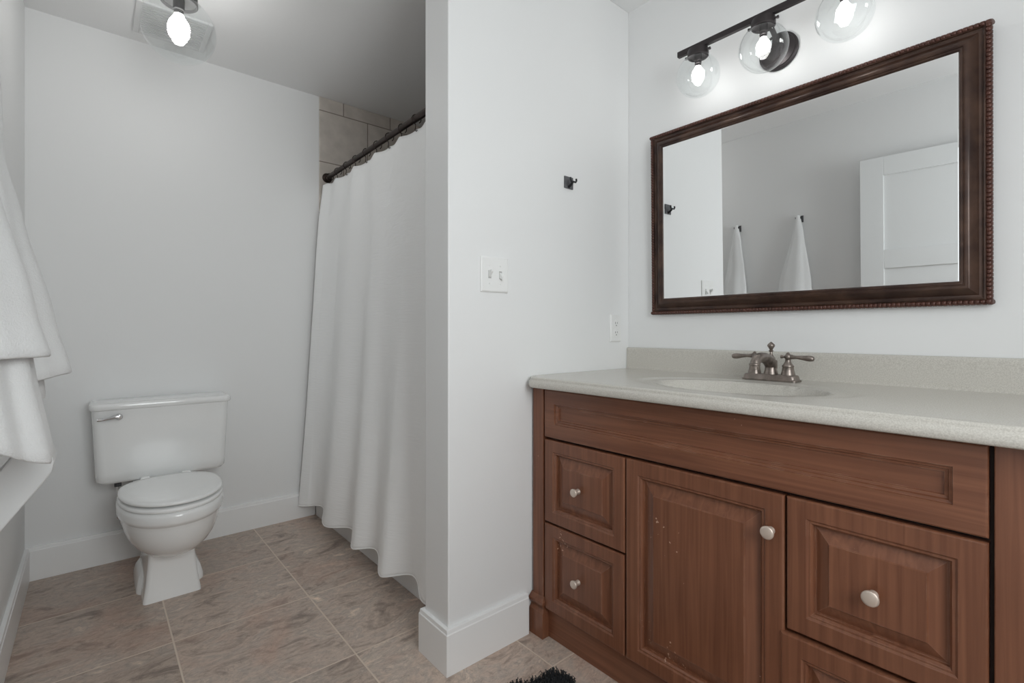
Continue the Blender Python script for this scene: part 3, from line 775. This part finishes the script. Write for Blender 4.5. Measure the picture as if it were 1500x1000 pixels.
towel(H2X, 'white terry towel hanging on the hook nearer the door, in front of the other towel',
      [(1.79, H2X-.012, H2X+.012, -1.940), (1.70, H2X-.030, H2X+.028, -1.934), (1.34, H2X-.120, H2X+.070, -1.905), (1.10, H2X-.14, H2X+.09, -1.868), (1.0, H2X-.14, H2X+.10, -1.848), (.80, H2X-.14, H2X+.10, -1.815)],
      lambda s: .868-.052*s,
      [(1.79, H2X-.012, H2X+.012, -1.936), (1.70, H2X-.028, H2X+.030, -1.930), (1.34, H2X-.105, H2X+.082, -1.897), (1.10, H2X-.12, H2X+.10, -1.843), (1.0, H2X-.12, H2X+.11, -1.818)],
      lambda s: 1.018, 2.1)

# white scoop-shaped bin fixed low on the entry wall under the towels
bn = thing('wall_bin', 'smooth white wall bin with grey inside, under the hanging towels', 'bin', (-.32, YF, .60))
outer = [(-1.984, .545), (-1.955, .580), (-1.914, .637), (-1.880, .684), (-1.852, .722), (-1.834, .750), (-1.830, .772), (-1.838, .800), (-1.858, .815), (-1.885, .812)]
inner = [(-1.914, .766), (-1.945, .724), (-1.984, .690)]
sh = MB().loft([[(x, y, z) for y, z in outer+inner] for x in (-.31, -.20)])
obj('bin_shell', sh, M['bin'], bn, bevel=.004)
obj('bin_liner', MB().box(-.30, -.205, -1.984, -1.972, .685, .87), M['liner'], bn, bevel=.003)

# ------------------------------------------------------------------ toilet
TY = -1.515
to = thing('toilet', 'white two piece toilet with closed lid against the wall', 'toilet', (-1.30, TY, 0))
secs = []
for z, x0, x1, hy, r in [(.402, -1.595, -1.455, .205, .02), (.406, -1.605, -1.440, .228, .03), (.418, -1.610, -1.430, .240, .035), (.45, -1.613, -1.426, .243, .035), (.727, -1.618, -1.418, .255, .035)]:
    secs.append(rrect(x0, x1, TY-hy, TY+hy, z, r))
obj('tank', MB().loft(secs), M['porcelain'], to, smooth=True, angle=50)
secs = []
for z, g_, r in [(.724, -.002, .03), (.726, .006, .035), (.731, .009, .035), (.745, .009, .035), (.751, .006, .032), (.754, .000, .028), (.755, -.012, .02)]:
    secs.append(rrect(-1.618-g_*.5, -1.416+g_, TY-.255-g_, TY+.255+g_, z, r))
obj('tank_lid', MB().loft(secs), M['porcelain'], to, smooth=True, angle=60)
lv = MB().lathe((-1.419, TY-.165, .695), [(.014, 0), (.014, .004), (.010, .008), (.009, .016), (.0001, .017)], 20, 'x')
lv.tube([(-1.404, TY-.165, .697), (-1.402, TY-.180, .697), (-1.402, TY-.200, .692), (-1.402, TY-.222, .689), (-1.403, TY-.236, .690)], [.0105, .009, .006, .0055, .006], 14)
obj('flush_lever', lv, M['chrome'], to, smooth=True, angle=50)
def egg(xb, xf, hy, z, n=56, sq=2.35, tilt=0):
    """outline from back xb to front xf, widest nearer the back."""
    cx = xb+(xf-xb)*.42; pts = []
    for k in range(n):
        a = 2*PI*k/n; c, s = math.cos(a), math.sin(a)
        if c >= 0: px = cx+(xf-cx)*abs(c)**(2/2.15); e = 2/2.15
        else: px = cx-(cx-xb)*abs(c)**(2/sq*.9); e = 2/sq
        py = math.copysign(abs(s)**e, s)*hy
        pts.append((px, TY+py, z+tilt*(px-xb)))
    return pts
bow = MB()
bow.loft([egg(-1.30, -1.050, .070, .176), egg(-1.32, -1.028, .086, .183), egg(-1.345, -1.000, .106, .196), egg(-1.37, -.968, .130, .220), egg(-1.385, -.945, .149, .250), egg(-1.395, -.930, .161, .285), egg(-1.40, -.921, .168, .318), egg(-1.402, -.919, .1705, .332),
          egg(-1.402, -.917, .172, .336), egg(-1.404, -.908, .179, .342), egg(-1.405, -.904, .181, .352), egg(-1.405, -.903, .1815, .373), egg(-1.403, -.906, .180, .383), egg(-1.398, -.913, .173, .388)])
obj('bowl', bow, M['porcelain'], to, smooth=True, angle=70)
rear = MB()
rear.loft([rrect(-1.60, -1.36, TY-.085, TY+.085, .25, .03), rrect(-1.605, -1.36, TY-.10, TY+.10, .33, .03), rrect(-1.61, -1.34, TY-.115, TY+.115, .385, .035), rrect(-1.61, -1.34, TY-.115, TY+.115, .401, .035)])
obj('tank_shelf', rear, M['porcelain'], to, smooth=True, angle=50)
ped = MB(); secs = []
for z, xf, xb, hyf, r in [(0, -1.082, -1.45, .097, .014), (.012, -1.083, -1.45, .096, .014), (.06, -1.093, -1.44, .088, .015), (.12, -1.100, -1.42, .082, .017), (.170, -1.103, -1.40, .078, .02), (.205, -1.100, -1.40, .078, .02), (.25, -1.12, -1.45, .07, .03)]:
    secs.append(rrect(xb, xf, TY-hyf-.006, TY+hyf-.006, z, r))
ped.loft(secs)
obj('pedestal', ped, M['porcelain'], to, smooth=True, angle=45)
ft = MB(); secs = []
for z, hy, xf, xb in [(0, .117, -1.175, -1.46), (.02, .116, -1.177, -1.46), (.050, .108, -1.195, -1.45), (.070, .096, -1.22, -1.44), (.080, .078, -1.23, -1.43)]:
    secs.append(rrect(xb, xf, TY-hy, TY+hy, z, .045, 8))
ft.loft(secs)
obj('foot_flange', ft, M['porcelain'], to, smooth=True, angle=60)
# trapway bulge
obj('trapway', MB().tube([(-1.20, TY, .17), (-1.28, TY, .20), (-1.36, TY, .22), (-1.43, TY, .19), (-1.47, TY, .12), (-1.49, TY, .0)], [.07, .08, .085, .085, .08, .08], 20), M['porcelain'], to, smooth=True)
st = MB(); inner = []
st.loft([egg(-1.385, -.915, .172, .3885), egg(-1.388, -.909, .177, .391), egg(-1.389, -.907, .1785, .397), egg(-1.388, -.909, .177, .403), egg(-1.383, -.916, .171, .406), egg(-1.345, -.972, .117, .405), egg(-1.343, -.975, .114, .392)])
obj('seat', st, M['seatplastic'], to, smooth=True, angle=70)
ld = MB()
ld.loft([egg(-1.36, -.96, .140, .4100, tilt=.010), egg(-1.380, -.922, .168, .4095, tilt=.010), egg(-1.386, -.913, .175, .4110, tilt=.010), egg(-1.387, -.911, .177, .4160, tilt=.010), egg(-1.386, -.914, .175, .4215, tilt=.010), egg(-1.380, -.924, .167, .4245, tilt=.010), egg(-1.35, -.98, .132, .4265, tilt=.010), egg(-1.28, -1.06, .07, .4275, tilt=.010)])
obj('seat_lid', ld, M['seatplastic'], to, smooth=True, angle=70)
for s in (-1, 1):
    obj('hinge', MB().box(-1.405, -1.375, TY+s*.075-.018, TY+s*.075+.018, .391, .425), M['seatplastic'], to, bevel=.006, seg=3)
# water supply under the tank, at the side nearer the entry wall
sv = MB().tube([(-1.52, TY-.165, .40), (-1.52, TY-.166, .35), (-1.525, TY-.168, .30), (-1.56, TY-.165, .22), (-1.60, TY-.13, .18)], .005, 10)
obj('supply_hose', sv, M['chrome'], to, smooth=True)
obj('supply_nut', MB().lathe((-1.52, TY-.165, .372), [(.013, 0), (.013, .018), (.017, .020), (.017, .032)], 12), M['graymetal'], to, smooth=True, angle=30)
obj('shutoff_valve', MB().lathe((-1.638, TY-.13, .18), [(.026, 0), (.024, .004), (.010, .006), (.010, .03), (.013, .032), (.013, .05), (.006, .052)], 20, 'x').lathe((-1.595, TY-.13, .18), [(.008, 0), (.008, .03)], 12).ball((-1.56, TY-.13, .18), .014, 12, 8, (1, 1, .6)), M['chrome'], to, smooth=True, angle=40)

# ------------------------------------------------------------------ bathtub
TX0, TX1, TYF, TYB, TZ = XL+.012, -.152, -.780, -.012, .375
tb = MB()
o1 = lambda z, i=0: rrect(TX0+i, TX1-i, TYF+i, TYB-i, z, .012, 6)
tb.loft([o1(0), o1(TZ-.015), o1(TZ-.004, .003), o1(TZ, .010), rrect(TX0+.06, TX1-.06, TYF+.07, TYB-.06, TZ, .12, 6), rrect(TX0+.07, TX1-.075, TYF+.085, TYB-.075, TZ-.02, .12, 6), rrect(TX0+.16, TX1-.11, TYF+.13, TYB-.12, .07, .12, 6), rrect(TX0+.22, TX1-.16, TYF+.18, TYB-.17, .045, .10, 6)])
tubo = obj('bathtub', tb, M['tub'], None, smooth=True, angle=50)
tag(tubo, 'white alcove bathtub mostly hidden behind the shower curtain', 'bathtub')

# ------------------------------------------------------------------ curtain rod, hooks, curtain
RY, RZ = -.712, 1.968
rodt = thing('curtain_rod', 'dark bronze shower curtain rod spanning the tub alcove', 'curtain rod', (XL+.012, RY, RZ))
obj('pole', MB().tube([(XL+.014, RY, RZ), (-.155, RY, RZ+.008)], .0128, 20), M['rodmetal'], rodt, smooth=True, angle=60)
obj('sleeve', MB().tube([(-.60, RY, RZ+.0055), (-.155, RY, RZ+.008)], .0145, 20), M['rodmetal'], rodt, smooth=True, angle=60)
for x, s, z in ((XL+.0105, 1, RZ), (-.1505, -1, RZ+.008)):
    obj('flange', MB().lathe((x, RY, z), [(.028, 0), (.028, s*.004), (.022, s*.010), (.017, s*.014), (.016, s*.026), (.0001, s*.027)], 28, 'x'), M['rodmetal'], rodt, smooth=True, angle=35)
CT0, CT1, CZT, CZB = -1.618, -.162, 1.925, .088
NH = 12
hookx = [CT0+.035+(CT1-CT0-.07)*k/(NH-1) for k in range(NH)]
def smooth01(t): t = max(0, min(1, t)); return t*t*(3-2*t)
PK = [(-1.62, -1), (-1.43, .95), (-1.22, -.9), (-1.04, .95), (-.885, -.85), (-.765, .8), (-.575, -1.15), (-.44, 1.0), (-.27, -.5), (-.16, .3)]
def wave(x):
    for (a, u), (b, v) in zip(PK[:-1], PK[1:]):
        if x <= b:
            t = max(0, min(1, (x-a)/(b-a))); return u+(v-u)*(.5-.5*math.cos(PI*t))
    return PK[-1][1]
def curtain_pt(i, j, NXc, NZc):
    x = CT0+(CT1-CT0)*i/NXc
    f = j/NZc                                   # 0 top, 1 bottom
    sp = (hookx[1]-hookx[0])
    ph = (x-hookx[0])/sp*PI                     # pleat between hooks
    sag = .009*abs(math.sin(ph))
    zt = CZT+.006*(x-CT0)/(CT1-CT0)-sag
    z = zt+(CZB-zt)*f
    d = 1-f
    fall = smooth01(f/.5)
    y = -.716-.125*f**.9
    yf = .010*math.cos(ph*1.0)*(1-smooth01(f/.22))        # small pleats at the heading
    xs = x+.03*math.sin(2.3*z+x*3)*smooth01(f*1.5)*(1 if .05 < i/NXc < .95 else .3)*.5
    amp = .006+.034*f**2.2
    yw = amp*wave(xs)*smooth01(f/.12)
    yw += .005*math.sin(19*x+2*z)*f+.0035*noise.noise(Vector((x*9, z*1.3, 3.1)))
    edge = .012*math.exp(-((x-CT0)/.05)**2)*(1-f)
    # hem dips a little where the cloth swings out
    z -= .012*f**8*(-wave(x))
    return (x, y+yf+yw-edge*2.4, z)
NXc, NZc = 240, 120
mb = MB()
mb.add([curtain_pt(i, j, NXc, NZc) for j in range(NZc+1) for i in range(NXc+1)], [(j*(NXc+1)+i, j*(NXc+1)+i+1, (j+1)*(NXc+1)+i+1, (j+1)*(NXc+1)+i) for j in range(NZc) for i in range(NXc)])
cu = obj('shower_curtain', mb, M['curtain'], None, smooth=True, angle=180)
so_ = cu.modifiers.new('solid', 'SOLIDIFY'); so_.thickness = .0016; so_.offset = 0
tag(cu, 'white textured shower curtain hanging in folds from the dark rod', 'curtain')
hm = MB(); path = []
for i in range(0, NXc+1, 2):
    p = curtain_pt(i, NZc, NXc, NZc); path.append((p[0], p[1], p[2]+.002))
hm.tube(path, .0028, 8)
obj('hem', hm, M['curtain'], cu, smooth=True)
ordn = ['nearest the toilet wall', 'second from the toilet wall', 'third from the toilet wall', 'fourth from the toilet wall', 'fifth from the toilet wall', 'sixth from the toilet wall', 'seventh from the toilet wall', 'eighth from the toilet wall', 'ninth from the toilet wall', 'tenth from the toilet wall', 'eleventh from the toilet wall', 'last, beside the partition']
hk = MB(); R_ = .0195
ring = [(.004*math.cos(a*.5), R_*math.cos(a), R_*math.sin(a)) for a in [PI*1.42-2*PI*.86*k/22 for k in range(23)]]
hk.tube([(p[0], p[1], p[2]) for p in ring], .0020, 8)
hk.tube([ring[0], (.002, ring[0][1]*.9, -.026), (.001, -.004, -.036), (0, -.006, -.046), (0, -.001, -.052), (0, .004, -.046)], .0020, 8)
for k, x in enumerate(hookx):
    if k == 0:
        h0 = obj('curtain_hook', hk, M['rodmetal'], None, smooth=True); h = h0
    else:
        h = h0.copy(); C.objects.link(h)
    h.location = (x, RY, RZ+.008*(x-XL)/1.5-.0045); h.rotation_euler = (0, 0, random.uniform(-.25, .25))
    tag(h, 'thin dark curtain hook on the shower rod, ' + ordn[k], 'curtain hook', 'hooks along the shower curtain rod')

# ------------------------------------------------------------------ shaggy black bath mat (only its corner shows)
def mat_():
    rng = random.Random(3)
    r = thing('bath_mat', 'corner of a shaggy black bath mat on the floor tiles', 'mat', (.60, -1.0, 0))
    blobs = [((.262, -.715), .055), ((.30, -.78), .10), ((.22, -.82), .045), ((.42, -.88), .18), ((.60, -1.02), .24)]
    base = MB()
    def inside(x, y):
        return any(math.hypot(x-c[0], y-c[1]) < q for c, q in blobs)
    pts = []
    # outline: union approximated on rays from the mat centre
    cx, cy = .50, -.95
    for k in range(96):
        a = 2*PI*k/96; rr = 0
        for t in range(1, 130):
            q = t*.004
            if inside(cx+q*math.cos(a), cy+q*math.sin(a)): rr = q
        pts.append((cx+rr*math.cos(a), cy+rr*math.sin(a)))
    base.loft([[(x, y, .001) for x, y in pts], [(cx+(x-cx)*.99, cy+(y-cy)*.99, .010) for x, y in pts]])
    obj('mat_backing', base, M['rug'], r)
    pile = MB(); n = 0
    while n < 5200:
        x, y = rng.uniform(.16, .50), rng.uniform(-1.0, -.655)
        if not inside(x, y): continue
        n += 1
        a = rng.uniform(0, 2*PI); l = rng.uniform(.010, .020); dx, dy = math.cos(a)*l, math.sin(a)*l
        w = .0016; nx, ny = -math.sin(a)*w, math.cos(a)*w
        h1 = rng.uniform(.016, .026)
        pile.add([(x-nx, y-ny, .008), (x+nx, y+ny, .008), (x+dx*.5+nx, y+dy*.5+ny, h1), (x+dx*.5-nx, y+dy*.5-ny, h1), (x+dx, y+dy, h1*.62)], [(0, 1, 2, 3), (3, 2, 4)])
    p = obj('mat_pile', pile, M['rug'], r); p['kind'] = 'stuff'
mat_()
